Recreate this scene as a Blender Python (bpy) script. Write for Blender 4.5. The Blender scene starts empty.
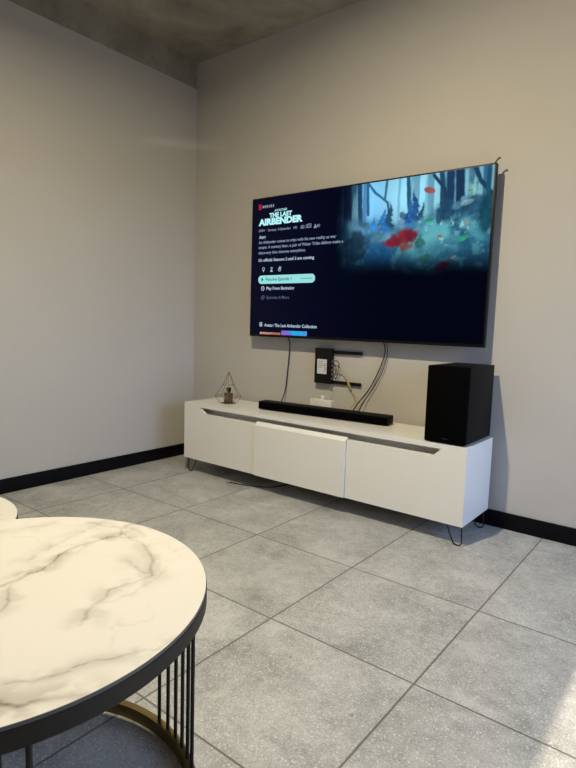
import bpy, bmesh, math, random
import numpy as np
from mathutils import Vector, Matrix
random.seed(4)
C = bpy.context.scene.collection
SC = bpy.context.scene

# ------------------------------------------------------------------ materials
def new_mat(name):
    m = bpy.data.materials.new(name); m.use_nodes = True
    nt = m.node_tree; b = nt.nodes['Principled BSDF']
    return m, nt, b
def plain(name, col, rough=.5, metal=0, spec=.5, var=.06, scale=30, bump=0, coat=0):
    m, nt, b = new_mat(name)
    tc = nt.nodes.new('ShaderNodeTexCoord'); nz = nt.nodes.new('ShaderNodeTexNoise')
    nz.inputs['Scale'].default_value = scale; nz.inputs['Detail'].default_value = 4
    nt.links.new(tc.outputs['Object'], nz.inputs['Vector'])
    cr = nt.nodes.new('ShaderNodeValToRGB')
    cr.color_ramp.elements[0].position = .3; cr.color_ramp.elements[1].position = .7
    cr.color_ramp.elements[0].color = tuple(c*(1-var) for c in col)+(1,)
    cr.color_ramp.elements[1].color = tuple(min(1, c*(1+var)) for c in col)+(1,)
    nt.links.new(nz.outputs['Fac'], cr.inputs['Fac']); nt.links.new(cr.outputs['Color'], b.inputs['Base Color'])
    b.inputs['Roughness'].default_value = rough; b.inputs['Metallic'].default_value = metal
    b.inputs['Specular IOR Level'].default_value = spec; b.inputs['Coat Weight'].default_value = coat
    if bump:
        bp = nt.nodes.new('ShaderNodeBump'); bp.inputs['Strength'].default_value = bump; bp.inputs['Distance'].default_value = .002
        nt.links.new(nz.outputs['Fac'], bp.inputs['Height']); nt.links.new(bp.outputs['Normal'], b.inputs['Normal'])
    return m
def emit(name, col, s):
    m, nt, b = new_mat(name)
    b.inputs['Base Color'].default_value = (.0008, .0008, .001, 1); b.inputs['Roughness'].default_value = .25
    b.inputs['Specular IOR Level'].default_value = .02
    b.inputs['Emission Color'].default_value = tuple(col)+(1,); b.inputs['Emission Strength'].default_value = s
    return m
def attr_emit(name, attr, s):
    m = emit(name, (0, 0, 0), s); nt = m.node_tree; a = nt.nodes.new('ShaderNodeAttribute'); a.attribute_name = attr
    nt.links.new(a.outputs['Color'], nt.nodes['Principled BSDF'].inputs['Emission Color']); return m

WALL = plain('wall_paint', (.50, .475, .44), .85, var=.015, scale=2.5, bump=.02, spec=.2)
CONC = None
def concrete():
    m, nt, b = new_mat('bare_concrete')
    tc = nt.nodes.new('ShaderNodeTexCoord')
    n1 = nt.nodes.new('ShaderNodeTexNoise'); n1.inputs['Scale'].default_value = 2.2; n1.inputs['Detail'].default_value = 8; n1.inputs['Roughness'].default_value = .6; n1.inputs['Distortion'].default_value = .6
    n2 = nt.nodes.new('ShaderNodeTexNoise'); n2.inputs['Scale'].default_value = 22; n2.inputs['Detail'].default_value = 5
    for n in (n1, n2): nt.links.new(tc.outputs['Object'], n.inputs['Vector'])
    cr = nt.nodes.new('ShaderNodeValToRGB')
    for e, p, c in zip(cr.color_ramp.elements, (.3, .72), ((.23, .21, .17, 1), (.45, .41, .34, 1))): e.position = p; e.color = c
    mx = nt.nodes.new('ShaderNodeMix'); mx.data_type = 'RGBA'; mx.blend_type = 'MULTIPLY'; mx.inputs[0].default_value = .25
    nt.links.new(n1.outputs['Fac'], cr.inputs['Fac']); nt.links.new(cr.outputs['Color'], mx.inputs[6]); nt.links.new(n2.outputs['Fac'], mx.inputs[7])
    nt.links.new(mx.outputs[2], b.inputs['Base Color']); b.inputs['Roughness'].default_value = .9; b.inputs['Specular IOR Level'].default_value = .2
    return m
CONC = concrete()
TX0, TY0, TS = .4558, -1.0372, .6
def floor_mat():
    m, nt, b = new_mat('grey_stone_tile')
    N, L = nt.nodes.new, nt.links.new
    tc = N('ShaderNodeTexCoord'); sp = N('ShaderNodeSeparateXYZ'); L(tc.outputs['Object'], sp.inputs[0])
    def M(op, a, bb=None, cc=None):
        n = N('ShaderNodeMath'); n.operation = op
        for i, v in enumerate((a, bb, cc)):
            if v is None: continue
            if isinstance(v, (int, float)): n.inputs[i].default_value = v
            else: L(v, n.inputs[i])
        return n.outputs[0]
    gx = M('DIVIDE', M('SUBTRACT', sp.outputs['X'], TX0), TS)
    gy0 = M('DIVIDE', M('SUBTRACT', sp.outputs['Y'], TY0), TS)
    gy = M('MINIMUM', gy0, .5)                                   # the row along the wall is one long tile
    def edge(g):
        f = M('FRACT', g); return M('MULTIPLY', M('MINIMUM', f, M('SUBTRACT', 1, f)), TS)
    d = M('MINIMUM', edge(gx), edge(gy))
    grout = M('LESS_THAN', d, .0034)
    soft = M('SMOOTH_MIN', M('DIVIDE', d, .006), 1, .2)
    cell = N('ShaderNodeCombineXYZ'); L(M('FLOOR', gx), cell.inputs[0]); L(M('FLOOR', gy), cell.inputs[1])
    wn = N('ShaderNodeTexWhiteNoise'); wn.noise_dimensions = '3D'; L(cell.outputs[0], wn.inputs['Vector'])
    off = N('ShaderNodeVectorMath'); off.operation = 'MULTIPLY_ADD'; off.inputs[1].default_value = (7, 7, 7)
    L(wn.outputs['Color'], off.inputs[0]); L(tc.outputs['Object'], off.inputs[2])
    def noise(s, det, ro, dist=0):
        n = N('ShaderNodeTexNoise'); n.inputs['Scale'].default_value = s; n.inputs['Detail'].default_value = det
        n.inputs['Roughness'].default_value = ro; n.inputs['Distortion'].default_value = dist; L(off.outputs[0], n.inputs['Vector']); return n.outputs['Fac']
    big = noise(3.5, 9, .62, .4); mid = noise(26, 6, .7); fine = noise(170, 3, .6)
    vo = N('ShaderNodeTexVoronoi'); vo.inputs['Scale'].default_value = 75; vo.inputs['Randomness'].default_value = 1; L(off.outputs[0], vo.inputs['Vector'])
    spk = M('MULTIPLY', M('LESS_THAN', vo.outputs['Distance'], .25), M('GREATER_THAN', fine, .46))
    vo2 = N('ShaderNodeTexVoronoi'); vo2.inputs['Scale'].default_value = 9; L(off.outputs[0], vo2.inputs['Vector'])
    dots = M('LESS_THAN', vo2.outputs['Distance'], .055)
    v = M('MULTIPLY_ADD', big, .40, -.025); v = M('ADD', v, M('MULTIPLY', mid, .25)); v = M('ADD', v, M('MULTIPLY', fine, .40))
    cr = N('ShaderNodeValToRGB'); e = cr.color_ramp.elements
    e[0].position = .36; e[0].color = (.20, .20, .192, 1); e[1].position = .62; e[1].color = (.53, .53, .51, 1)
    L(v, cr.inputs['Fac'])
    def mix(fac, a, c):
        n = N('ShaderNodeMix'); n.data_type = 'RGBA'
        if isinstance(fac, float): n.inputs[0].default_value = fac
        else: L(fac, n.inputs[0])
        L(a, n.inputs[6]); n.inputs[7].default_value = c+(1,); return n.outputs[2]
    c1 = mix(M('MULTIPLY', spk, .75), cr.outputs['Color'], (.62, .61, .57))
    c1 = mix(M('MULTIPLY', dots, .45), c1, (.09, .085, .075))
    c1 = mix(M('MULTIPLY', grout, .8), c1, (.085, .078, .063))
    L(c1, b.inputs['Base Color'])
    L(M('MULTIPLY_ADD', mid, .25, .42), b.inputs['Roughness']); b.inputs['Specular IOR Level'].default_value = .35
    bp = N('ShaderNodeBump'); bp.inputs['Strength'].default_value = .35; bp.inputs['Distance'].default_value = .0015
    L(M('ADD', soft, M('MULTIPLY', mid, .15)), bp.inputs['Height']); L(bp.outputs['Normal'], b.inputs['Normal'])
    return m
FLOOR = floor_mat()
SKIRT = plain('black_skirting_paint', (.0032, .0032, .005), .5, var=.1, spec=.12)
WHITE = plain('white_lacquer', (.80, .79, .755), .28, var=.01, scale=3, spec=.45)
BLACKP = plain('black_plastic', (.005, .005, .0055), .45, var=.1, spec=.2)
BEZEL = plain('dark_bezel_metal', (.004, .004, .005), .4, var=.1, spec=.2)
FABRIC = plain('black_speaker_cloth', (.0022, .0022, .0024), .95, var=.35, scale=900, bump=.2, spec=.02)
SATIN = plain('black_satin_casing', (.0042, .0042, .0046), .6, var=.1, spec=.12)
STEEL = plain('leg_steel', (.06, .055, .045), .35, metal=1)
BRASS = plain('aged_brass_paint', (.20, .145, .055), .42, metal=.75, var=.12, scale=14)
BRONZE = plain('dark_bronze', (.026, .022, .016), .5, metal=.6, var=.12, scale=14)
WIRE = plain('antique_wire', (.20, .15, .09), .35, metal=1, var=.15)
CABLE = plain('black_cable_rubber', (.012, .011, .012), .5)
YCABLE = plain('yellowed_fibre_cable', (.42, .31, .09), .5)
WPLAST = plain('white_plastic', (.72, .70, .64), .4, var=.02)
LABEL = plain('printed_paper_label', (.62, .62, .60), .6, var=.02)
INK = plain('grey_ink', (.16, .16, .17), .6); LOGO = plain('dark_grey_print', (.014, .014, .015), .7)
PLUG = plain('grey_plug', (.30, .29, .27), .4)
TAPE = plain('brown_tape', (.10, .06, .035), .6)
ALU = plain('anthracite_frame', (.03, .032, .035), .4, metal=.4)
def amber():
    m, nt, b = new_mat('dark_amber_glass'); b.inputs['Base Color'].default_value = (.16, .095, .045, 1)
    b.inputs['Roughness'].default_value = .12; b.inputs['Transmission Weight'].default_value = .35; b.inputs['IOR'].default_value = 1.45
    nz = nt.nodes.new('ShaderNodeTexNoise'); nz.inputs['Scale'].default_value = 60
    bp = nt.nodes.new('ShaderNodeBump'); bp.inputs['Strength'].default_value = .1
    nt.links.new(nz.outputs['Fac'], bp.inputs['Height']); nt.links.new(bp.outputs['Normal'], b.inputs['Normal']); return m
AMBER = amber()

# ------------------------------------------------------------------ mesh helpers
def link(name, bm, mat, parent=None, smooth=False, loc=None):
    me = bpy.data.meshes.new(name); bmesh.ops.recalc_face_normals(bm, faces=bm.faces)
    bm.to_mesh(me); bm.free(); me.materials.append(mat)
    if smooth:
        for p in me.polygons: p.use_smooth = True
        me.set_sharp_from_angle(angle=math.radians(35))
    o = bpy.data.objects.new(name, me); C.objects.link(o)
    if parent is not None: o.parent = parent
    return o
def box(bm, x0, x1, y0, y1, z0, z1, bev=0, seg=2):
    r = bmesh.ops.create_cube(bm, size=1)
    vs = r['verts']
    for v in vs:
        v.co = Vector((x0+(v.co.x+.5)*(x1-x0), y0+(v.co.y+.5)*(y1-y0), z0+(v.co.z+.5)*(z1-z0)))
    if bev:
        es = {e for v in vs for e in v.link_edges}
        bmesh.ops.bevel(bm, geom=list(es), offset=bev, segments=seg, affect='EDGES', profile=.5)
def boxobj(name, mat, parent, *a, **k):
    bm = bmesh.new(); box(bm, *a, **k); return link(name, bm, mat, parent, smooth=bool(k.get('bev')))
def prism_xz(bm, pts, y0, y1, bev=0):                           # outline in x,z extruded along y
    a = [bm.verts.new((x, y0, z)) for x, z in pts]; c = [bm.verts.new((x, y1, z)) for x, z in pts]
    n = len(pts); fs = [bm.faces.new(a), bm.faces.new(c[::-1])]
    for i in range(n): fs.append(bm.faces.new((a[i], c[i], c[(i+1) % n], a[(i+1) % n])))
    bmesh.ops.recalc_face_normals(bm, faces=fs)
    if bev:
        es = {e for f in fs for e in f.edges}
        bmesh.ops.bevel(bm, geom=list(es), offset=bev, segments=2, affect='EDGES', profile=.5)
def catmull(pts, n=8):
    P = [Vector(p) for p in pts]
    if len(P) < 3: return P
    Q = [2*P[0]-P[1]]+P+[2*P[-1]-P[-2]]; out = []
    for i in range(1, len(Q)-2):
        for k in range(n):
            t = k/n; a, b_, c, d = Q[i-1:i+3]
            out.append(.5*((2*b_)+(c-a)*t+(2*a-5*b_+4*c-d)*t*t+(-a+3*b_-3*c+d)*t**3))
    out.append(P[-1]); return out
def tube(bm, pts, r, n=8, smooth=True, closed=False):
    P = catmull(pts) if smooth else [Vector(p) for p in pts]
    rings = []; N = len(P); up = Vector((0, 0, 1))
    t0 = (P[1]-P[0]).normalized(); ref = up if abs(t0.z) < .9 else Vector((1, 0, 0)); nrm = t0.cross(ref).normalized()
    for i, p in enumerate(P):
        if closed: t = (P[(i+1) % N]-P[i-1]).normalized()
        else: t = (P[min(i+1, N-1)]-P[max(i-1, 0)]).normalized()
        nrm = (nrm-t*nrm.dot(t)).normalized(); bn = t.cross(nrm)
        rings.append([bm.verts.new(p+r*(math.cos(2*math.pi*k/n)*nrm+math.sin(2*math.pi*k/n)*bn)) for k in range(n)])
    for i in range(N if closed else N-1):
        A, B = rings[i], rings[(i+1) % N]
        for k in range(n): bm.faces.new((A[k], A[(k+1) % n], B[(k+1) % n], B[k]))
    if not closed: bm.faces.new(rings[0][::-1]); bm.faces.new(rings[-1])
def lathe(bm, prof, cx=0, cy=0, n=48, cap=True):
    rings = [[bm.verts.new((cx+r*math.cos(2*math.pi*k/n), cy+r*math.sin(2*math.pi*k/n), z)) for k in range(n)] for r, z in prof]
    for A, B in zip(rings, rings[1:]):
        for k in range(n): bm.faces.new((A[k], A[(k+1) % n], B[(k+1) % n], B[k]))
    if cap: bm.faces.new(rings[0][::-1]); bm.faces.new(rings[-1])
    return rings
def thing(name, label, cat, loc=(0, 0, 0), group=None):
    o = bpy.data.objects.new(name, None); C.objects.link(o); o.location = loc; o.empty_display_size = .1
    o['label'] = label; o['category'] = cat
    if group: o['group'] = group
    return o
def tag(o, label, cat, group=None):
    o['label'] = label; o['category'] = cat
    if group: o['group'] = group
    return o
def struct(name, mat, *a, **k):
    o = boxobj(name, mat, None, *a, **k); o['kind'] = 'structure'; return o
def settle(root):                                               # part meshes were built in world coordinates
    bpy.context.view_layer.update()
    inv = Matrix.Translation(root.location).inverted()
    for ch in root.children:
        ch.matrix_parent_inverse = inv

# ------------------------------------------------------------------ the room
XR, YB, H = 5.45, -6.0, 3.206
fl = struct('floor', FLOOR, -.12, XR+2.6, YB-.12, .12, -.1, 0)
struct('ceiling', CONC, -.12, XR+.12, YB-.12, .12, H, H+.12)
struct('wall_back', WALL, -.12, XR+.12, 0, .12, 0, H)
struct('wall_left', WALL, -.12, 0, YB, 0, 0, 3.008)
o = struct('trim_1', CONC, -.12, -.004, YB, 0, 3.008, H); o['label'] = 'bare concrete ring beam above the left wall'
struct('wall_near', WALL, -.12, XR+.12, YB-.12, YB, 0, H)
WZ, WY0, WY1, WS = 2.30, -2.45, -.25, .85
bm = bmesh.new()
box(bm, XR, XR+.12, WY1, 0, 0, H); box(bm, XR, XR+.12, YB, WY0, 0, H); box(bm, XR, XR+.12, WY0, WY1, WZ, H); box(bm, XR, XR+.12, WY0, WY1, 0, WS)
o = link('wall_right', bm, WALL); o['kind'] = 'structure'
bm = bmesh.new()
box(bm, XR+.02, XR+.08, WY0, WY0+.06, WS, WZ); box(bm, XR+.02, XR+.08, WY1-.06, WY1, WS, WZ); box(bm, XR+.02, XR+.08, WY0, WY1, WS, WS+.05); box(bm, XR+.02, XR+.08, WY0, WY1, WZ-.05, WZ)
o = link('window_1', bm, ALU); o['kind'] = 'structure'
struct('baseboard_back', SKIRT, .012, XR, -.012, 0, 0, .096, bev=.002)
struct('baseboard_left', SKIRT, 0, .012, YB, 0, 0, .096, bev=.002)

# ------------------------------------------------------------------ TV cabinet
CX0, CX1, CYF, CYB, CZ0, CZ1 = .405, 2.563, -.458, -.055, .111, .533
cab = thing('tv_cabinet', 'long low white cabinet on thin wire legs below the television', 'cabinet', ((CX0+CX1)/2, -.26, 0))
FR = .022                                                        # door thickness
bm = bmesh.new()
box(bm, CX0, CX0+.018, CYF+FR, CYB, CZ0, .5065); box(bm, CX1-.018, CX1, CYF+FR, CYB, CZ0, .5065)
box(bm, CX0+.018, CX1-.018, CYF+FR, CYB, CZ0, CZ0+.018); box(bm, CX0+.018, CX1-.018, CYF+.075, CYB, CZ0+.018, .5065)
box(bm, CX0, CX1, CYF, CYB, .5065, CZ1)
body = link('body', bm, WHITE, cab)
bm = bmesh.new()
prism_xz(bm, [(CX0, CZ0), (1.117, CZ0), (1.117, .464), (.624, .464), (.572, .5065), (CX0, .5065)], CYF, CYF+FR)
d1 = link('door', bm, WHITE, cab)
bm = bmesh.new(); prof = [(CYF-.011, CZ0), (CYF+FR, CZ0), (CYF+FR, .477), (CYF+.012, .477), (CYF-.011, .455)]
pa, pb = [bm.verts.new((1.121, y, z)) for y, z in prof], [bm.verts.new((1.838, y, z)) for y, z in prof]
bm.faces.new(pa); bm.faces.new(pb[::-1])
for k in range(5): bm.faces.new((pa[k], pb[k], pb[(k+1) % 5], pa[(k+1) % 5]))
d2 = link('door', bm, WHITE, cab); d2['label'] = 'middle flap standing slightly proud'
bm = bmesh.new()
prism_xz(bm, [(1.842, CZ0), (CX1, CZ0), (CX1, .5065), (2.425, .5065), (2.380, .466), (1.842, .466)], CYF, CYF+FR)
d3 = link('door', bm, WHITE, cab)
def hairpin(xo, y, s):                                           # outer rod upright, inner rod leaning to it, joined by a U at the floor
    bm = bmesh.new()
    xi = xo-s*.085
    pts = [(xo, y, CZ0+.002), (xo+s*.002, y, .06), (xo+s*.004, y, .022), (xo-s*.003, y, .008), (xo-s*.016, y, .0045),
           (xo-s*.030, y, .006), (xo-s*.044, y, .020), (xo-s*.064, y, .062), (xi, y, CZ0+.002)]
    tube(bm, pts, .0036, 8)
    box(bm, min(xo, xi)-.008, max(xo, xi)+.008, y-.018, y+.018, CZ0-.003, CZ0-.0001)
    return link('leg', bm, STEEL, cab, smooth=True)
for xo, y, s in ((2.554, -.438, 1), (2.552, -.090, 1), (.425, -.425, -1), (.425, -.105, -1)): hairpin(xo, y, s)
settle(cab)

# ------------------------------------------------------------------ subwoofer
sw = thing('subwoofer', 'tall black subwoofer box on the right end of the white cabinet', 'speaker', (2.437, -.26, CZ1))
boxobj('casing', SATIN, sw, 2.322, 2.546, -.430, -.058, CZ1+.006, .944, bev=.004)
boxobj('front_grille', FABRIC, sw, 2.322, 2.546, -.452, -.431, CZ1+.006, .944, bev=.003)
for x in (2.345, 2.523):
    for y in (-.415, -.09): bm = bmesh.new(); lathe(bm, [(.012, CZ1), (.012, CZ1+.007)], x, y, 16); link('foot', bm, BLACKP, sw)
boxobj('logo', LOGO, sw, 2.420, 2.452, -.4526, -.4515, .560, .5635)
settle(sw)

# ------------------------------------------------------------------ soundbar
sb = thing('soundbar', 'long slim black soundbar lying on the white cabinet', 'speaker', (1.493, -.222, CZ1))
sb.rotation_euler = (0, 0, math.radians(5.2))
def local_box(name, mat, *a, **k): return boxobj(name, mat, sb, *a, **k)
local_box('body', SATIN, -.489, .486, -.045, .05, .004, .060, bev=.008, seg=3)
local_box('grille', FABRIC, -.485, .482, -.0475, -.0435, .008, .053, bev=.0015)
for x in (-.4, .4): boxobj('foot', BLACKP, sb, x-.03, x+.03, -.02, .03, 0, .006)

# ------------------------------------------------------------------ television
TX, TZ, TW, TH, TYF, TYB = .722, 1.038, 1.771, 1.004, -.100, -.068
tv = thing('television', 'large wall-mounted flat television showing a film menu screen', 'television', (TX+TW/2, 0, TZ))
boxobj('frame', BEZEL, tv, TX, TX+TW, TYF, TYB, TZ, TZ+TH, bev=.003)
bm = bmesh.new(); box(bm, TX+.12, TX+TW-.12, TYB, -.035, TZ+.10, TZ+.78, bev=.008)
link('rear_housing', bm, BLACKP, tv)
bm = bmesh.new(); box(bm, TX+.60, TX+1.18, -.036, -.001, TZ+.25, TZ+.62)
link('wall_bracket', bm, BLACKP, tv)
SX0, SX1, SZ0, SZ1 = .010, TW-.010, .018, TH-.010                 # lit panel, TV-local metres
def noise2(x, y, seed=0):
    def h(i, j):
        s = np.sin(i*127.1+j*311.7+seed*74.7)*43758.5453; return s-np.floor(s)
    i, j = np.floor(x), np.floor(y); fx, fy = x-i, y-j; fx = fx*fx*(3-2*fx); fy = fy*fy*(3-2*fy)
    return (h(i, j)*(1-fx)+h(i+1, j)*fx)*(1-fy)+(h(i, j+1)*(1-fx)+h(i+1, j+1)*fx)*fy
def fbm(x, y, o=4, seed=0):
    v = 0; a = .5
    for k in range(o): v = v+a*noise2(x*2**k, y*2**k, seed+k); a *= .5
    return v/(1-.5**o)
def ss(a, b, x): t = np.clip((x-a)/(b-a), 0, 1); return t*t*(3-2*t)
def segd(x, y, P):
    d = np.full(x.shape, 9.)
    for (ax, ay), (bx, by) in zip(P, P[1:]):
        dx, dy = bx-ax, by-ay; t = np.clip(((x-ax)*dx+(y-ay)*dy)/(dx*dx+dy*dy+1e-12), 0, 1)
        d = np.minimum(d, np.hypot(x-ax-t*dx, y-ay-t*dy))
    return d
def paint(u, v):
    """menu background and a misty blue forest scene, as shown on the screen"""
    base = np.stack([0.0+.0032*ss(.9, .0, u), .0006+.0028*ss(1.2, 0, u), .0052+.0085*ss(1.3, .1, u)], -1)
    def rgb(r, g, b): return np.array([r, g, b])
    def over(c, m, col): return c*(1-m[..., None])+m[..., None]*np.broadcast_to(col, c.shape)
    n = fbm(u*9, v*9, 5, 3); n2 = fbm(u*28, v*28, 4, 9)
    mist = rgb(.10, .42, .72)*(1)+0*base
    glow = np.exp(-(((u-1.28)/.30)**2+((v-.90)/.24)**2))
    art = rgb(.014, .075, .17)+glow[..., None]*rgb(.34, .72, .84)+(.45*n[..., None])*rgb(.03, .14, .22)
    art = art+np.exp(-(((u-.98)/.09)**2+((v-.88)/.2)**2))[..., None]*rgb(.06, .26, .60)
    # slim far trunks
    st = ss(.55, .70, noise2(u*34+.6*n, v*1.3, 5)); art = over(art, st*.6*ss(.66, .82, v), rgb(.02, .10, .20))
    st = ss(.62, .74, noise2(u*70, v*2+.5, 8)); art = over(art, st*.5*ss(.70, .82, v), rgb(.30, .68, .78))
    # pale green light between the trunks at the right
    art = over(art, np.exp(-(((u-1.655)/.035)**2+((v-.86)/.09)**2))*.8*ss(.35, .6, n2), rgb(.30, .62, .48))
    # big trunks and boughs
    for P, w, c in (([(.826, 1.0), (.835, .74)], .030, (.012, .03, .08)), ([(.915, 1.0), (.93, .76)], .016, (.02, .07, .16)),
                    ([(.975, 1.0), (.985, .80)], .009, (.03, .12, .26)),
                    ([(1.252, 1.0), (1.262, .86), (1.27, .80)], .013, (.02, .10, .17)), ([(1.462, 1.0), (1.472, .92), (1.48, .74)], .016, (.018, .065, .13)),
                    ([(1.515, 1.0), (1.525, .74)], .024, (.012, .045, .11)), ([(1.570, 1.0), (1.585, .72)], .027, (.010, .035, .09)),
                    ([(.985, .985), (1.03, .93), (1.085, .89), (1.12, .86), (1.13, .80)], .008, (.03, .13, .24)),
                    ([(1.10, .88), (1.11, .99)], .009, (.04, .16, .28)), ([(1.415, .985), (1.45, .94), (1.485, .90), (1.505, .78)], .010, (.012, .05, .10)),
                    ([(1.655, 1.0), (1.69, .92), (1.76, .84)], .012, (.010, .05, .11)), ([(1.735, 1.), (1.735, .8)], .012, (.015, .08, .15))):
        d = segd(u, v, P)+.006*(n2-.5); art = over(art, ss(w*1.25, w*.75, d), rgb(*c)*(1.+.0*w))
    # undergrowth
    ug = ss(.80, .70, v+.10*(n-.5)-.03*np.sin(u*9)); art = over(art, ug*.85, rgb(.016, .09, .17))
    art = over(art, ug*ss(.50, .72, n2)*.45, rgb(.10, .36, .46))
    # surging pale water and spray, right of the middle
    for P, w, c, k in (([(1.30, .60), (1.42, .645), (1.52, .655), (1.62, .69), (1.70, .74)], .055, (.14, .52, .56), .75),
                       ([(1.36, .70), (1.45, .71), (1.56, .66), (1.68, .62)], .040, (.10, .42, .50), .6),
                       ([(1.30, .54), (1.42, .545), (1.56, .56), (1.72, .58)], .045, (.06, .26, .34), .6),
                       ([(.86, .745), (.93, .70), (1.02, .665), (1.12, .655)], .030, (.16, .42, .66), .7),
                       ([(1.30, .77), (1.39, .79), (1.46, .75)], .05, (.20, .60, .66), .55)):
        d = segd(u, v, P); m = np.exp(-(d/w)**2)*ss(.30, .62, n+.25*(n2-.5)); art = over(art, m*k, rgb(*c))
    spk = ss(.66, .78, fbm(u*55, v*55, 3, 21))*np.exp(-(((u-1.50)/.20)**2+((v-.68)/.09)**2)); art = over(art, spk*.7, rgb(.50, .85, .85))
    def blob(cx, cz, rx, rz, ang, c, k=.95, rough=.3, soft=.25):
        nonlocal art
        a = math.radians(ang); x = (u-cx)*math.cos(a)+(v-cz)*math.sin(a); y = -(u-cx)*math.sin(a)+(v-cz)*math.cos(a)
        q = np.hypot(x/rx, y/rz)+rough*(fbm(u*30, v*30, 3, int(cx*100))-.5)*2
        art = over(art, k*ss(1+soft, 1-soft, q), np.broadcast_to(rgb(*c), art.shape)*(.6+.8*fbm(u*40, v*40, 3, 4))[..., None])
    # mossy boulders on the right
    blob(1.50, .775, .055, .060, 10, (.015, .06, .13)); blob(1.655, .795, .075, .050, -8, (.022, .085, .17)); blob(1.60, .83, .02, .018, 0, (.10, .25, .36))
    blob(1.74, .75, .05, .10, 0, (.008, .06, .10)); blob(1.565, .80, .03, .02, 20, (.10, .28, .38), .6)
    blob(1.46, .745, .02, .05, 0, (.02, .09, .17)); blob(1.62, .81, .04, .012, 12, (.30, .52, .60), .5)
    # young blue firs and ferns in the middle distance
    def fir(cx, z0, z1, w, c, k=.95):
        nonlocal art
        t = np.clip((z1-v)/(z1-z0), 0, 1); e = w*t*(.55+.45*np.abs(((t*5.5) % 1)))+.010*(n2-.5)
        m = ss(.006, -.004, np.abs(u-cx-.01*np.sin(v*40))-e)*ss(z0-.02, z0+.03, v+.03*(n2-.5))*(v < z1)
        art = over(art, m*k, np.broadcast_to(rgb(*c), art.shape)*(.4+1.3*fbm(u*60, v*60, 3, 14))[..., None])
    fir(1.135, .70, .865, .050, (.012, .05, .12)); fir(1.095, .69, .825, .055, (.02, .17, .46)); fir(1.035, .70, .775, .045, (.03, .22, .55))
    fir(1.300, .72, .925, .052, (.014, .07, .22)); fir(1.272, .70, .86, .045, (.02, .13, .42)); fir(1.350, .74, .84, .03, (.012, .05, .13))
    blob(.955, .745, .04, .014, 0, (.05, .11, .17), .8, .6); blob(1.225, .775, .03, .018, -30, (.01, .04, .10), .8, .8)
    # reddening thicket in the centre
    for cx, cz, rx, rz, a, c in ((1.225, .635, .080, .042, 12, (.20, .012, .025)), (1.160, .612, .060, .018, 6, (.17, .014, .03)), (1.285, .650, .045, .045, -10, (.15, .012, .03)),
                                 (1.235, .665, .05, .03, 40, (.24, .02, .03)), (1.262, .585, .05, .024, 0, (.17, .07, .06)), (1.345, .60, .03, .04, 10, (.02, .12, .13))):
        blob(cx, cz, rx, rz, a, c, .92, .75, .35)
    blob(1.212, .728, .028, .026, 0, (.12, .22, .40), .7, .8)
    # shaded foreground
    blob(.905, .61, .085, .09, 10, (.012, .035, .065), .85, .4); blob(1.085, .535, .09, .07, 0, (.010, .09, .24), .85, .4)
    blob(1.06, .66, .035, .028, 0, (.05, .16, .20), .7)
    # tumbling leaves
    for cx, cz, rx, rz, a, c in ((1.392, .902, .036, .018, -18, (.34, .06, .04)), (1.4, .733, .032, .011, 8, (.02, .28, .16)), (1.604, .612, .034, .014, 22, (.03, .34, .20)),
                                 (1.494, .462, .050, .024, 18, (.075, .012, .02)), (1.376, .515, .040, .016, 25, (.03, .16, .13)), (1.47, .635, .016, .009, 0, (.34, .10, .06)),
                                 (1.625, .70, .018, .012, -30, (.24, .28, .26)), (1.53, .69, .018, .008, 30, (.05, .30, .26)), (1.07, .72, .02, .008, 30, (.18, .20, .20)), (1.56, .51, .02, .008, 20, (.20, .24, .22))):
        blob(cx, cz, rx, rz, a, c, .9, .12, .15)
    k = ss(.745, 1.0, u+.05*(n-.5))*ss(.40, .60, v+.04*(n-.5))
    k = np.clip(k, 0, 1)*ss(.395, .62, v+.25*ss(1.0, 1.4, u)*.3)
    return base*(1-k[..., None])+art*k[..., None]
def screen_grid():
    nx, nz = 440, 250
    xs = np.linspace(SX0, SX1, nx); zs = np.linspace(SZ0, SZ1, nz)
    U, V = np.meshgrid(xs, zs); col = paint(U, V)
    me = bpy.data.meshes.new('screen')
    verts = np.stack([U+TX, np.full(U.shape, TYF-.0006), V+TZ], -1).reshape(-1, 3)
    idx = np.arange(nx*nz).reshape(nz, nx)
    q = np.stack([idx[:-1, :-1], idx[:-1, 1:], idx[1:, 1:], idx[1:, :-1]], -1).reshape(-1, 4)
    me.from_pydata(verts.tolist(), [], q.tolist())
    at = me.color_attributes.new('picture', 'FLOAT_COLOR', 'POINT')
    at.data.foreach_set('color', np.concatenate([col.reshape(-1, 3), np.ones((nx*nz, 1))], 1).astype(np.float32).ravel())
    me.materials.append(attr_emit('menu_picture_glow', 'picture', 1.0))
    o = bpy.data.objects.new('screen', me); C.objects.link(o); o.parent = tv; return o
screen = screen_grid()
def add_text(bm, s, x0, x1, z, h, y=TYF-.0014, off=0.0, slope=0.0, shear=0):
    """lettering lying on the screen: left edge x0, right edge x1, baseline z, capital height h (TV-local metres)"""
    cu = bpy.data.curves.new('t', 'FONT'); cu.body = s; cu.size = 1; cu.offset = off; cu.shear = shear; cu.fill_mode = 'FRONT'; cu.resolution_u = 3
    ob = bpy.data.objects.new('t', cu); C.objects.link(ob); bpy.context.view_layer.update()
    me = bpy.data.meshes.new_from_object(ob.evaluated_get(bpy.context.evaluated_depsgraph_get()))
    xs = [v.co.x for v in me.vertices]; mn, mx = min(xs), max(xs); k = (x1-x0)/(mx-mn)
    vs = [bm.verts.new((TX+x0+(v.co.x-mn)*k, y, TZ+z+v.co.y*h/.70)) for v in me.vertices]
    for p in me.polygons:
        try: bm.faces.new([vs[i] for i in p.vertices])
        except ValueError: pass
    bpy.data.objects.remove(ob); bpy.data.meshes.remove(me); bpy.data.curves.remove(cu)
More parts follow.
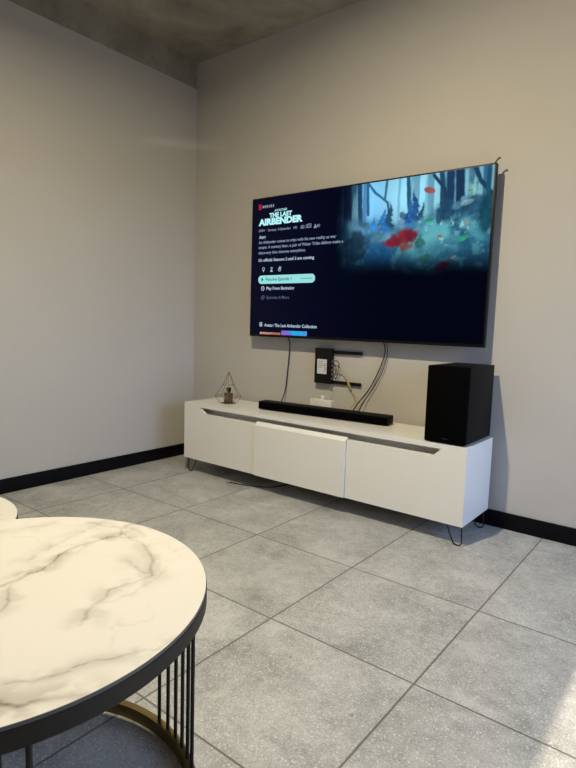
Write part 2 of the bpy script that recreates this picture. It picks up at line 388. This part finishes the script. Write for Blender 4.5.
def flat(bm, pts, y=TYF-.0012):
    f = bm.faces.new([bm.verts.new((TX+x, y, TZ+z)) for x, z in pts])
def ring(bm, cx, cz, r0, r1, n=20, y=TYF-.0014, a0=0, a1=360):
    A = [math.radians(a0+(a1-a0)*k/n) for k in range(n+1)]
    for a, b_ in zip(A, A[1:]):
        flat(bm, [(cx+r0*math.cos(a), cz+r0*math.sin(a)), (cx+r1*math.cos(a), cz+r1*math.sin(a)), (cx+r1*math.cos(b_), cz+r1*math.sin(b_)), (cx+r0*math.cos(b_), cz+r0*math.sin(b_))], y)
def disc(bm, cx, cz, r, y=TYF-.0014, n=16): flat(bm, [(cx+r*math.cos(2*math.pi*k/n), cz+r*math.sin(2*math.pi*k/n)) for k in range(n)], y)
def rect(bm, x0, x1, z0, z1, y=TYF-.0012): flat(bm, [(x0, z0), (x1, z0), (x1, z1), (x0, z1)], y)
def on_screen(name, bm, mat, label=None):
    me = bpy.data.meshes.new(name); bm.normal_update()
    for f in bm.faces:
        if f.normal.y > 0: f.normal_flip()
    bm.to_mesh(me); bm.free(); me.materials.append(mat); o = bpy.data.objects.new(name, me); C.objects.link(o); o.parent = screen
    if label: o['label'] = label
    return o
W1 = emit('screen_white', (.62, .78, .95), .75); W2 = emit('screen_soft_white', (.42, .52, .75), .62); W3 = emit('screen_grey', (.14, .19, .34), .6)
CY = emit('screen_title_cyan', (.50, .95, 1.), .95); PILL = emit('screen_button_aqua', (.36, .88, .86), .85); DK = emit('screen_dark_teal', (.006, .06, .09), 1)
bm = bmesh.new(); rect(bm, .066, .073, .918, .960); rect(bm, .083, .090, .918, .960); flat(bm, [(.066, .960), (.073, .960), (.090, .918), (.083, .918)], TYF-.0016)
on_screen('logo', bm, emit('screen_red', (.75, .02, .06), .8), 'small red ribbon letter logo')
bm = bmesh.new(); add_text(bm, 'S E R I E S', .102, .208, .930, .017, off=.02); on_screen('caption', bm, W1)
bm = bmesh.new(); add_text(bm, 'AVATAR', .212, .328, .895, .016, off=.015, shear=.3); on_screen('title_lettering', bm, CY, 'small slanted word above the title'); bm = bmesh.new(); add_text(bm, 'THE LAST', .168, .374, .857, .030, off=.05); on_screen('title_lettering', bm, CY); bm = bmesh.new(); add_text(bm, 'AIRBENDER', .068, .470, .808, .042, off=.06)
on_screen('title_lettering', bm, CY)
bm = bmesh.new(); add_text(bm, '2024 \u00b7', .069, .140, .763, .016, off=.012); on_screen('details_lettering', bm, W2); bm = bmesh.new(); add_text(bm, 'Fantasy  8 Episodes', .160, .365, .7615, .016, off=.012); on_screen('details_lettering', bm, W2); bm = bmesh.new(); add_text(bm, 'HD', .392, .424, .761, .016, off=.015)
on_screen('details_lettering', bm, W2); bm = bmesh.new(); add_text(bm, 'AD', .452, .487, .757, .022, off=.025); ring(bm, .494, .768, .010, .014, 10, a0=-70, a1=70)
on_screen('audio_icon', bm, W2); bm = bmesh.new(); rect(bm, .510, .545, .780, .784); rect(bm, .510, .545, .758, .762); rect(bm, .510, .514, .758, .784); rect(bm, .541, .545, .758, .784); rect(bm, .519, .536, .768, .772)
on_screen('caption_icon', bm, W2); bm = bmesh.new(); flat(bm, [(.565, .752), (.590, .752), (.578, .782)], TYF-.0014); add_text(bm, 'AD', .588, .618, .757, .018, off=.02)
on_screen('rating_icon', bm, W2)
bm = bmesh.new(); add_text(bm, 'Aang', .075, .139, .7135, .023, off=.02); on_screen('bold_lettering', bm, W1); bm = bmesh.new()
add_text(bm, "It's official: Seasons 2 and 3 are coming", .076, .578, .5475, .021, off=.022); on_screen('bold_lettering', bm, W1)
bm = bmesh.new()
add_text(bm, 'An Airbender comes to grips with his new reality as war', .072, .751, .6765, .0195, off=.02); on_screen('description_lettering', bm, W2); bm = bmesh.new()
add_text(bm, 'erupts. A century later, a pair of Water Tribe siblings make a', .073, .808, .6405, .0195, off=.02); on_screen('description_lettering', bm, W2); bm = bmesh.new()
add_text(bm, 'discovery that changes everything.', .074, .504, .6015, .0195, off=.02); on_screen('description_lettering', bm, W2)
bm = bmesh.new()
ring(bm, .125, .494, .008, .012); rect(bm, .122, .128, .472, .485, TYF-.0014); on_screen('menu_icon', bm, W1); bm = bmesh.new()
flat(bm, [(.188, .472), (.216, .472), (.202, .488)], TYF-.0014); ring(bm, .202, .496, .005, .009); on_screen('menu_icon', bm, W1); bm = bmesh.new()
ring(bm, .276, .485, .009, .013); rect(bm, .274, .279, .485, .506, TYF-.0015); ring(bm, .284, .499, .005, .008, 12); on_screen('menu_icon', bm, W1)
bm = bmesh.new(); r = .0305; cz = .4165; x0, x1 = .076, .592
pts = [(x0+r+r*math.cos(a), cz+r*math.sin(a)) for a in [math.pi/2+math.pi*k/12 for k in range(13)]]+[(x1-r+r*math.cos(a), cz+r*math.sin(a)) for a in [-math.pi/2+math.pi*k/12 for k in range(13)]]
flat(bm, pts); on_screen('button', bm, PILL, 'aqua rounded button')
bm = bmesh.new(); flat(bm, [(.108, .403), (.108, .431), (.128, .417)], TYF-.0018); on_screen('play_icon', bm, DK); bm = bmesh.new(); add_text(bm, 'Resume Episode 1', .152, .386, .408, .022, y=TYF-.0018, off=.008); on_screen('button_lettering', bm, DK)
bm = bmesh.new(); rect(bm, .468, .570, .4145, .4195, TYF-.0018); on_screen('progress_bar', bm, emit('screen_mid_teal', (.12, .42, .46), .8))
bm = bmesh.new(); ring(bm, .122, .353, .012, .0165); rect(bm, .120, .1235, .352, .362, TYF-.0015); rect(bm, .120, .130, .350, .3535, TYF-.0015); on_screen('restart_icon', bm, W1); bm = bmesh.new()
add_text(bm, 'Play From Beginning', .158, .414, .3425, .022, off=.02); on_screen('option_lettering', bm, W1)
bm = bmesh.new(); ring(bm, .120, .283, .009, .013); ring(bm, .130, .291, .009, .013); on_screen('episodes_icon', bm, W3); bm = bmesh.new(); add_text(bm, 'Episodes & More', .160, .371, .2775, .021, off=.01); on_screen('dim_option_lettering', bm, W3)
bm = bmesh.new()
for k in range(3): rect(bm, .098, .126, .075+k*.011, .082+k*.011)
on_screen('row_icon', bm, W1); bm = bmesh.new(); add_text(bm, 'Avatar: The Last Airbender Collection', .146, .620, .0755, .022, off=.02); on_screen('row_heading', bm, W1)
def thumb(name, x0, x1, z0, z1, cols, seed):
    nx, nz = 60, 12; U, V = np.meshgrid(np.linspace(x0, x1, nx), np.linspace(z0, z1, nz)); n = fbm(U*60, V*60, 3, seed); t = (U-x0)/(x1-x0)
    cols = np.array(cols); k = np.clip(t*.7+(n-.35)*1.0, 0, .999)*(len(cols)-1); i = k.astype(int); f = (k-i)[..., None]
    col = cols[i]*(1-f)+cols[np.minimum(i+1, len(cols)-1)]*f
    me = bpy.data.meshes.new(name); verts = np.stack([U+TX, np.full(U.shape, TYF-.0012), V+TZ], -1).reshape(-1, 3)
    idx = np.arange(nx*nz).reshape(nz, nx); q = np.stack([idx[:-1, :-1], idx[:-1, 1:], idx[1:, 1:], idx[1:, :-1]], -1).reshape(-1, 4)
    me.from_pydata(verts.tolist(), [], q.tolist()); at = me.color_attributes.new('picture', 'FLOAT_COLOR', 'POINT')
    at.data.foreach_set('color', np.concatenate([col.reshape(-1, 3), np.ones((nx*nz, 1))], 1).astype(np.float32).ravel())
    me.materials.append(attr_emit(name+'_glow', 'picture', .9)); o = bpy.data.objects.new(name, me); C.objects.link(o); o.parent = screen; return o
thumb('thumbnail', .104, .300, .0185, .034, [(.5, .06, .03), (.75, .45, .35), (.35, .08, .06), (.6, .3, .2)], 2)['label'] = 'red and cream thumbnail strip'
thumb('thumbnail', .309, .538, .0185, .0505, [(.5, .10, .6), (.04, .20, .75), (.03, .45, .9), (.08, .30, .85)], 7)['label'] = 'blue and violet thumbnail strip'
boxobj('chin_strip', BEZEL, tv, TX+.004, TX+TW-.004, TYF-.001, TYF, TZ+.003, TZ+.014)
# small tab sticking out behind the top right corner
bm = bmesh.new(); tube(bm, [(2.470, -.08, 2.036), (2.487, -.085, 2.056), (2.500, -.088, 2.066)], .004, 8); box(bm, 2.493, 2.508, -.090, -.086, 2.060, 2.071, bev=.001)
link('corner_tab', bm, TAPE, tv)
settle(tv)

# ------------------------------------------------------------------ wall box on bars, adaptor, cables
br = thing('wall_bracket', 'two black metal bars fixed to the wall below the television', 'bracket', (1.50, 0, .85))
for z in (.744, .953):
    bm = bmesh.new(); box(bm, 1.31, 1.660, -.018, -.006, z-.011, z+.011, bev=.001); box(bm, 1.34, 1.37, -.006, 0, z-.008, z+.008); box(bm, 1.62, 1.65, -.006, 0, z-.008, z+.008)
    link('bar', bm, BLACKP, br)
settle(br)
mb = thing('media_box', 'upright black wall box with white sticker below the television', 'network box', (1.37, -.03, .73))
boxobj('casing', BLACKP, mb, 1.297, 1.438, -.046, -.0185, .731, .977, bev=.003)
boxobj('sticker', LABEL, mb, 1.320, 1.400, -.0468, -.0462, .798, .900)
bm = bmesh.new()
for k, (a, b_) in enumerate(((1.33, 1.375), (1.33, 1.365), (1.33, 1.38), (1.33, 1.36))): box(bm, a, b_, -.0472, -.0469, .884-k*.014, .888-k*.014)
for k in range(9): box(bm, 1.378, 1.392, -.0472, -.0469, .815+k*.007, .818+k*.007)
link('sticker_print', bm, INK, mb)
for z in (.77, .80, .83, .86, .89): boxobj('port', PLUG, mb, 1.438, 1.4386, -.040, -.026, z-.006, z+.006)
settle(mb)
bm = bmesh.new()
tube(bm, [(1.439, -.033, .890), (1.470, -.036, .896), (1.492, -.035, .880), (1.488, -.03, .84), (1.478, -.028, .80), (1.462, -.026, .768)], .0030)
tag(link('patch_cable', bm, CABLE, smooth=True), 'outer, longer black loop beside the wall box ports', 'cable')
bm = bmesh.new(); tube(bm, [(1.439, -.033, .862), (1.462, -.036, .866), (1.470, -.032, .84), (1.462, -.030, .80), (1.450, -.030, .772), (1.439, -.033, .772)], .0026)
tag(link('patch_cable', bm, CABLE, smooth=True), 'inner, shorter black loop beside the wall box ports', 'cable')
bm = bmesh.new()
tube(bm, [(1.4395, -.033, .832), (1.475, -.040, .845), (1.520, -.038, .832), (1.552, -.034, .79), (1.575, -.034, .745), (1.612, -.034, .69), (1.634, -.036, .645), (1.622, -.05, .60), (1.59, -.085, .5362)], .0026)
yc = tag(link('fibre_cable', bm, YCABLE, smooth=True), 'thin yellow cable hanging from the wall box', 'cable')
bm = bmesh.new(); box(bm, -.007, .007, -.005, .005, -.020, .020, bev=.001); cl = link('connector', bm, YCABLE, yc, smooth=True)
cl.location = (1.578, -.034, .742); cl.rotation_euler = (0, math.radians(-25), 0)
bm = bmesh.new(); tube(bm, [(0, 0, 0), (-.004, .002, .030), (-.014, .004, .055)], .0024); tp = link('tail', bm, YCABLE, yc, smooth=True); tp.location = (1.578, -.036, .745)
ad = thing('power_adaptor', 'small white box with a round plug behind the soundbar', 'adaptor', (1.42, -.12, CZ1))
boxobj('housing', WPLAST, ad, 1.330, 1.505, -.135, -.080, CZ1, .628, bev=.004)
bm = bmesh.new(); lathe(bm, [(.014, .628), (.016, .632), (.016, .650), (.011, .656), (.005, .658)], 1.418, -.105, 20); link('plug', bm, WPLAST, ad, smooth=True)
settle(ad)
bm = bmesh.new(); tube(bm, [(1.418, -.105, .660), (1.424, -.09, .685), (1.440, -.060, .70), (1.445, -.040, .715), (1.428, -.032, .7290)], .0018)
tag(link('thin_cable', bm, PLUG, smooth=True), 'thin grey lead from the white plug up to the wall box', 'cable')
bm = bmesh.new(); tube(bm, [(1.062, -.062, 1.036), (1.060, -.034, 1.00), (1.049, -.024, .90), (1.037, -.022, .78), (1.027, -.026, .66), (1.022, -.050, .59), (1.022, -.085, .5382)], .0046)
tag(link('power_cable', bm, CABLE, smooth=True), 'black cable hanging from the television left of the wall box', 'cable')
bm = bmesh.new(); tube(bm, [(1.842, -.062, 1.036), (1.839, -.034, 1.00), (1.827, -.022, .94), (1.790, -.020, .843), (1.730, -.020, .725), (1.668, -.028, .64), (1.640, -.050, .59), (1.630, -.085, .5376)], .0042)
tag(link('hdmi_cable', bm, CABLE, smooth=True), 'left and thicker of two black cables right of the wall box', 'cable')
bm = bmesh.new(); tube(bm, [(1.860, -.062, 1.036), (1.855, -.034, 1.00), (1.845, -.022, .93), (1.815, -.020, .835), (1.762, -.020, .737), (1.706, -.028, .65), (1.684, -.050, .59), (1.680, -.085, .5362)], .0026)
tag(link('optical_cable', bm, CABLE, smooth=True), 'right and thinner of two black cables right of the wall box', 'cable')
pc = thing('floor_cable', 'black lead with grey plug lying under the white cabinet', 'cable', (.9, -.43, 0))
bm = bmesh.new(); tube(bm, [(.883, -.452, .010), (.93, -.44, .0045), (1.01, -.415, .004), (1.10, -.38, .004), (1.18, -.30, .004), (1.20, -.18, .004), (1.10, -.09, .004), (1.0, -.04, .004)], .0038)
link('lead', bm, CABLE, pc, smooth=True)
bm = bmesh.new(); box(bm, .862, .884, -.468, -.448, .0, .022, bev=.004); link('plug', bm, PLUG, pc, smooth=True)
settle(pc)

# ------------------------------------------------------------------ geometric wire lantern and bottle
LX, LY = .672, -.262
lan = thing('wire_lantern', 'small geometric wire lantern standing on the white cabinet', 'lantern', (LX, LY, CZ1))
def ngon(r, z, n=5, a=20): return [(r*math.cos(math.radians(a+360*k/n)), r*math.sin(math.radians(a+360*k/n)), z) for k in range(n)]
A_, B_, Cc, T_ = ngon(.060, .0025), ngon(.104, .056, a=20), ngon(.044, .140), (0, 0, .236)
bm = bmesh.new()
def bar(p, q, r=.0015): tube(bm, [p, q], r, 6, smooth=False)
for k in range(5):
    bar(A_[k], A_[(k+1) % 5]); bar(B_[k], B_[(k+1) % 5]); bar(A_[k], B_[k]); bar(B_[k], Cc[k]); bar(Cc[k], T_)
    if k not in (3,): bar(Cc[k], Cc[(k+1) % 5])
link('wire_frame', bm, WIRE, lan)
bm = bmesh.new(); f = bm.faces.new([bm.verts.new((p[0]*.98, p[1]*.98, .0012)) for p in A_]); r_ = bmesh.ops.extrude_face_region(bm, geom=[f]); bmesh.ops.translate(bm, vec=(0, 0, .0018), verts=[v for v in r_['geom'] if isinstance(v, bmesh.types.BMVert)]); link('base_plate', bm, WIRE, lan)
bt = thing('glass_bottle', 'small dark amber bottle with black cap inside the wire lantern', 'bottle', (LX, LY, CZ1+.0032))
bm = bmesh.new(); box(bm, -.029, .029, -.020, .020, 0, .076, bev=.006, seg=3); lathe(bm, [(.012, .074), (.012, .085)], n=20); link('bottle_body', bm, AMBER, bt, smooth=True)
bm = bmesh.new(); lathe(bm, [(.017, .085), (.0175, .087), (.0175, .112), (.016, .114)], n=24); link('cap', bm, BLACKP, bt, smooth=True)
boxobj('bottle_label', plain('brown_label', (.13, .10, .07), .6), bt, -.020, .020, -.0206, -.0200, .018, .055)

# ------------------------------------------------------------------ coffee tables
VEINS = [  # polylines over the top (metres from its centre), width, strength, warm tint
    ([(-0.0143, 0.0219), (-0.0167, 0.0585), (-0.0224, 0.1082), (-0.0357, 0.14), (-0.065, 0.1822), (-0.0844, 0.2606), (-0.0782, 0.3108), (-0.0699, 0.3493), (-0.1174, 0.4093), (-0.1224, 0.4267)], 0.0042, 0.85),
    ([(-0.0959, 0.1163), (-0.1286, 0.1849), (-0.1397, 0.247), (-0.1557, 0.3106), (-0.1815, 0.372)], 0.005, 0.35),
    ([(-0.2109, 0.3447), (-0.1374, 0.3692), (-0.0907, 0.4038), (-0.01, 0.3848)], 0.006, 0.4),
    ([(-0.0855, 0.3156), (-0.0419, 0.3555), (0.0199, 0.3557), (0.0811, 0.3411), (0.1419, 0.2998), (0.1831, 0.2503), (0.1818, 0.1963), (0.176, 0.1538), (0.2085, 0.113), (0.239, 0.0664), (0.2441, 0.0416)], 0.0055, 0.5),
    ([(0.0858, 0.2646), (0.1438, 0.2572), (0.19, 0.2565)], 0.006, 0.4),
    ([(0.2085, 0.113), (0.2262, 0.1398), (0.2192, 0.18), (0.2061, 0.2439), (0.1759, 0.3153)], 0.003, 0.3),
    ([(0.314, -0.1269), (0.3312, -0.0962), (0.35, -0.058), (0.3613, -0.0282), (0.3795, 0.0143), (0.4016, 0.0568), (0.4187, 0.0877), (0.4202, 0.1141)], 0.003, 0.55),
    ([(0.343, -0.1521), (0.3614, -0.1423), (0.3796, -0.1326), (0.3942, -0.1023), (0.4211, -0.0707), (0.428, -0.0611)], 0.007, 0.8),
    ([(0.0827, -0.03), (0.0743, -0.0118), (0.0488, 0.0057), (0.0141, 0.0175), (-0.0137, 0.048)], 0.005, 0.5),
    ([(-0.3047, 0.1535), (-0.2862, 0.2109), (-0.2674, 0.2835)], 0.003, 0.3),
    ([(-0.065, 0.1822), (-0.0424, 0.2125), (-0.0809, 0.2821)], 0.003, 0.3),
    ([(0.0044, -0.1393), (-0.0221, -0.0569), (-0.0143, 0.0219)], 0.004, 0.8),
    ([(0.3118, -0.2132), (0.3248, -0.1794), (0.343, -0.1521)], 0.006, 0.7),
]
def marble_top(name, R, z0, z1, parent, cx, cy, veins, seed=1, res=.0030):
    """round slab: concentric grid so veining can follow measured lines"""
    nr = int(R/res/1.3); na = 420
    rr = np.linspace(0, 1, nr+1)[1:]*(R-.0015); aa = np.linspace(0, 2*np.pi, na, endpoint=False)
    Rg, Ag = np.meshgrid(rr, aa, indexing='ij'); X = Rg*np.cos(Ag); Y = Rg*np.sin(Ag)
    def shade(X, Y):
        wx = X+(.034)*(fbm(X*14, Y*14, 4, seed)-.5)+.018*(fbm(X*45, Y*45, 4, seed+4)-.5); wy = Y+.022*(fbm(X*14+9, Y*14, 4, seed+7)-.5)+.018*(fbm(X*45+3, Y*45, 4, seed+5)-.5)
        m = np.zeros(X.shape); br_ = fbm(X*22, Y*22, 4, seed+11); haze = np.zeros(X.shape)
        for P, w, s in veins:
            d = segd(wx, wy, P); m = np.maximum(m, s*(.55+.9*ss(.3, .7, br_))*np.exp(-(d/w)**1.1)); haze = np.maximum(haze, s*.55*np.exp(-(d/(w*6))**2)*ss(.36, .60, br_))
        web = np.abs(fbm(wx*7, wy*7, 4, seed+20)-.5); m = np.maximum(m, .16*np.exp(-(web/.008)**2)*ss(.45, .6, fbm(X*5, Y*5, 3, seed+30)))
        m = np.clip(np.maximum(m, haze), 0, 1)[..., None]
        base = np.array([.67, .645, .59])*(1+.03*(fbm(X*6, Y*6, 3, seed+40)-.5))[..., None]
        return base*(1-m)+m*np.array([.17, .14, .105])
    col = shade(X, Y); c0 = shade(np.zeros((1,)), np.zeros((1,)))
    verts = [(cx, cy, z1)]+np.stack([X+cx, Y+cy, np.full(X.shape, z1)], -1).reshape(-1, 3).tolist()
    cols = [c0[0]]+list(col.reshape(-1, 3))
    idx = 1+np.arange(nr*na).reshape(nr, na); nxt = np.roll(idx, -1, 1)
    faces = np.stack([idx[:-1], idx[1:], nxt[1:], nxt[:-1]], -1).reshape(-1, 4).tolist()
    faces += [(0, int(idx[0, k]), int(nxt[0, k])) for k in range(na)]
    prev = idx[-1]
    for r_, z in ((R-.0004, z1-.0006), (R, z1-.002), (R, z0), (0, z0)):
        st = len(verts)
        if r_ == 0: verts.append((cx, cy, z)); cols.append(c0[0]); faces += [(int(prev[k]), st, int(prev[(k+1) % na])) for k in range(na)]; break
        verts += [(cx+r_*math.cos(a), cy+r_*math.sin(a), z) for a in aa]; cols += [np.array([.09, .08, .065])]*na; cur = np.arange(st, st+na)
        faces += [(int(prev[k]), int(cur[k]), int(cur[(k+1) % na]), int(prev[(k+1) % na])) for k in range(na)]; prev = cur
    me = bpy.data.meshes.new(name); me.from_pydata(verts, [], faces); at = me.color_attributes.new('stone', 'FLOAT_COLOR', 'POINT')
    at.data.foreach_set('color', np.concatenate([np.array(cols), np.ones((len(cols), 1))], 1).astype(np.float32).ravel())
    m, nt, b = new_mat(name+'_stone'); a = nt.nodes.new('ShaderNodeAttribute'); a.attribute_name = 'stone'
    nt.links.new(a.outputs['Color'], b.inputs['Base Color']); b.inputs['Roughness'].default_value = .32; b.inputs['Specular IOR Level'].default_value = .4
    me.materials.append(m); o = bpy.data.objects.new(name, me); C.objects.link(o); o.parent = parent
    return o
def coffee_table(cx, cy, R, zt, rodang, label, veins, seed):
    t = thing('coffee_table', label, 'table', (cx, cy, 0), 'round marble coffee tables')
    marble_top('tabletop', R-.0012, zt-.007, zt, t, cx, cy, veins, seed)
    bm = bmesh.new(); rg = lathe(bm, [(R-.05, zt-.0445), (R-.004, zt-.0445), (R, zt-.040), (R, zt-.0085), (R-.001, zt-.0075), (R-.05, zt-.0075)], cx, cy, 160, cap=False)
    for k in range(160): bm.faces.new((rg[-1][k], rg[-1][(k+1) % 160], rg[0][(k+1) % 160], rg[0][k]))
    link('rim', bm, BRONZE, t, smooth=True)
    Rr = R-.016
    bm = bmesh.new(); rg = lathe(bm, [(Rr-.012, .0), (Rr+.008, .0), (Rr+.008, .034), (Rr-.012, .034)], cx, cy, 160, cap=False)
    for k in range(160): bm.faces.new((rg[-1][k], rg[-1][(k+1) % 160], rg[0][(k+1) % 160], rg[0][k]))
    link('base_ring', bm, BRASS, t, smooth=True)
    for a in rodang:
        x, y = cx+(Rr-.002)*math.cos(math.radians(a)), cy+(Rr-.002)*math.sin(math.radians(a))
        bm = bmesh.new(); lathe(bm, [(.0050, .0335), (.0050, zt-.044)], x, y, 12); link('rod', bm, BRONZE, t, smooth=True)
    settle(t); return t
TCX, TCY = 2.389, -2.718
rods = [c+s*5.5 for c in (74.2, -31.8, -121.8, 164.2) for s in (-2.5, -1.5, -.5, .5, 1.5, 2.5)]
coffee_table(TCX, TCY, .4385, .570, rods, 'large round coffee table with grey-veined cream marble top', VEINS, 3)
coffee_table(1.540, -2.680, .378, .475, rods, 'smaller low round marble table behind the large one', [([(-.3, .1), (-.1, .02), (.12, -.08), (.3, -.1)], .005, .5), ([(-.2, -.25), (0, -.1), (.2, .25)], .004, .4)], 8)

# ------------------------------------------------------------------ light
def area(name, loc, rot, sx, sy, power, col, spread=180, shape='RECTANGLE'):
    l = bpy.data.lights.new(name, 'AREA'); l.shape = shape; l.size = sx
    if shape == 'RECTANGLE': l.size_y = sy
    l.energy = power; l.color = col; l.spread = math.radians(spread)
    o = bpy.data.objects.new(name, l); C.objects.link(o); o.location = loc; o.rotation_euler = rot; return o
area('ceiling_downlight', (2.15, -2.15, 3.15), (math.radians(3), math.radians(-7.5), 0), .07, .07, 96, (1., .875, .61), shape='DISK')
# thin glint of light thrown across the corner by a reflection somewhere behind the viewer
g0, gl, gr = Vector((4.35, -4.05, .75)), Vector((0, -.52, 2.47)), Vector((.30, 0, 2.50))
gz = (g0-(gl+gr)/2).normalized(); gx = (gr-gl); gx = (gx-gz*gx.dot(gz)); gw = gx.length; gx.normalize(); gy = gz.cross(gx)
g = area('corner_glint', g0, (0, 0, 0), gw, .003, .010, (1., .85, .62), spread=1)
g.matrix_world = Matrix(((gx.x, gy.x, gz.x, g0.x), (gx.y, gy.y, gz.y, g0.y), (gx.z, gy.z, gz.z, g0.z), (0, 0, 0, 1)))
p = area('window_portal', (XR+.10, (WY0+WY1)/2, (WZ+WS)/2), (0, math.radians(90), 0), WZ-WS, WY1-WY0, 1, (1, 1, 1)); p.data.cycles.is_portal = True
s = bpy.data.lights.new('sun', 'SUN'); s.energy = 5; s.angle = math.radians(.5); s.color = (1, .86, .66)
so = bpy.data.objects.new('sun', s); C.objects.link(so)
d = Vector((-(XR+.08-3.252), .0, -(WZ-.05))); so.rotation_euler = d.to_track_quat('-Z', 'Y').to_euler()
w = bpy.data.worlds.new('sky'); SC.world = w; w.use_nodes = True; nt = w.node_tree; bg = nt.nodes['Background']
tc = nt.nodes.new('ShaderNodeTexCoord'); sp = nt.nodes.new('ShaderNodeSeparateXYZ'); cr = nt.nodes.new('ShaderNodeValToRGB')
nt.links.new(tc.outputs['Generated'], sp.inputs[0]); nt.links.new(sp.outputs['Z'], cr.inputs['Fac']); nt.links.new(cr.outputs['Color'], bg.inputs['Color'])
e = cr.color_ramp.elements; e[0].position = 0; e[0].color = (.068, .092, .15, 1); e[1].position = .5; e[1].color = (.36, .56, 1., 1)
x = e.new(.02); x.color = (.43, .61, 1., 1)
bg.inputs['Strength'].default_value = 10

# ------------------------------------------------------------------ camera
cam = bpy.data.cameras.new('camera'); co = bpy.data.objects.new('camera', cam); C.objects.link(co); SC.camera = co
cam.sensor_fit = 'VERTICAL'; cam.sensor_height = 24; cam.lens = 549.48/768*24; cam.clip_start = .02
yaw, pit, rol = math.radians(-37.94699), math.radians(-6.30980), math.radians(1.75233)
fw = Vector((math.sin(yaw)*math.cos(pit), math.cos(yaw)*math.cos(pit), math.sin(pit))); r0 = Vector((math.cos(yaw), -math.sin(yaw), 0)); u0 = r0.cross(fw)
R_ = math.cos(rol)*r0+math.sin(rol)*u0; U_ = -math.sin(rol)*r0+math.cos(rol)*u0
co.matrix_world = Matrix(((R_.x, U_.x, -fw.x, 3.53086), (R_.y, U_.y, -fw.y, -3.20904), (R_.z, U_.z, -fw.z, 1.14214), (0, 0, 0, 1)))
SC.view_settings.view_transform = 'Standard'; SC.view_settings.look = 'None'; SC.view_settings.gamma = 1; SC.view_settings.use_curve_mapping = False
SC.view_settings.exposure = 0
SC.cycles.use_denoising = True; SC.cycles.max_bounces = 10; SC.cycles.diffuse_bounces = 6
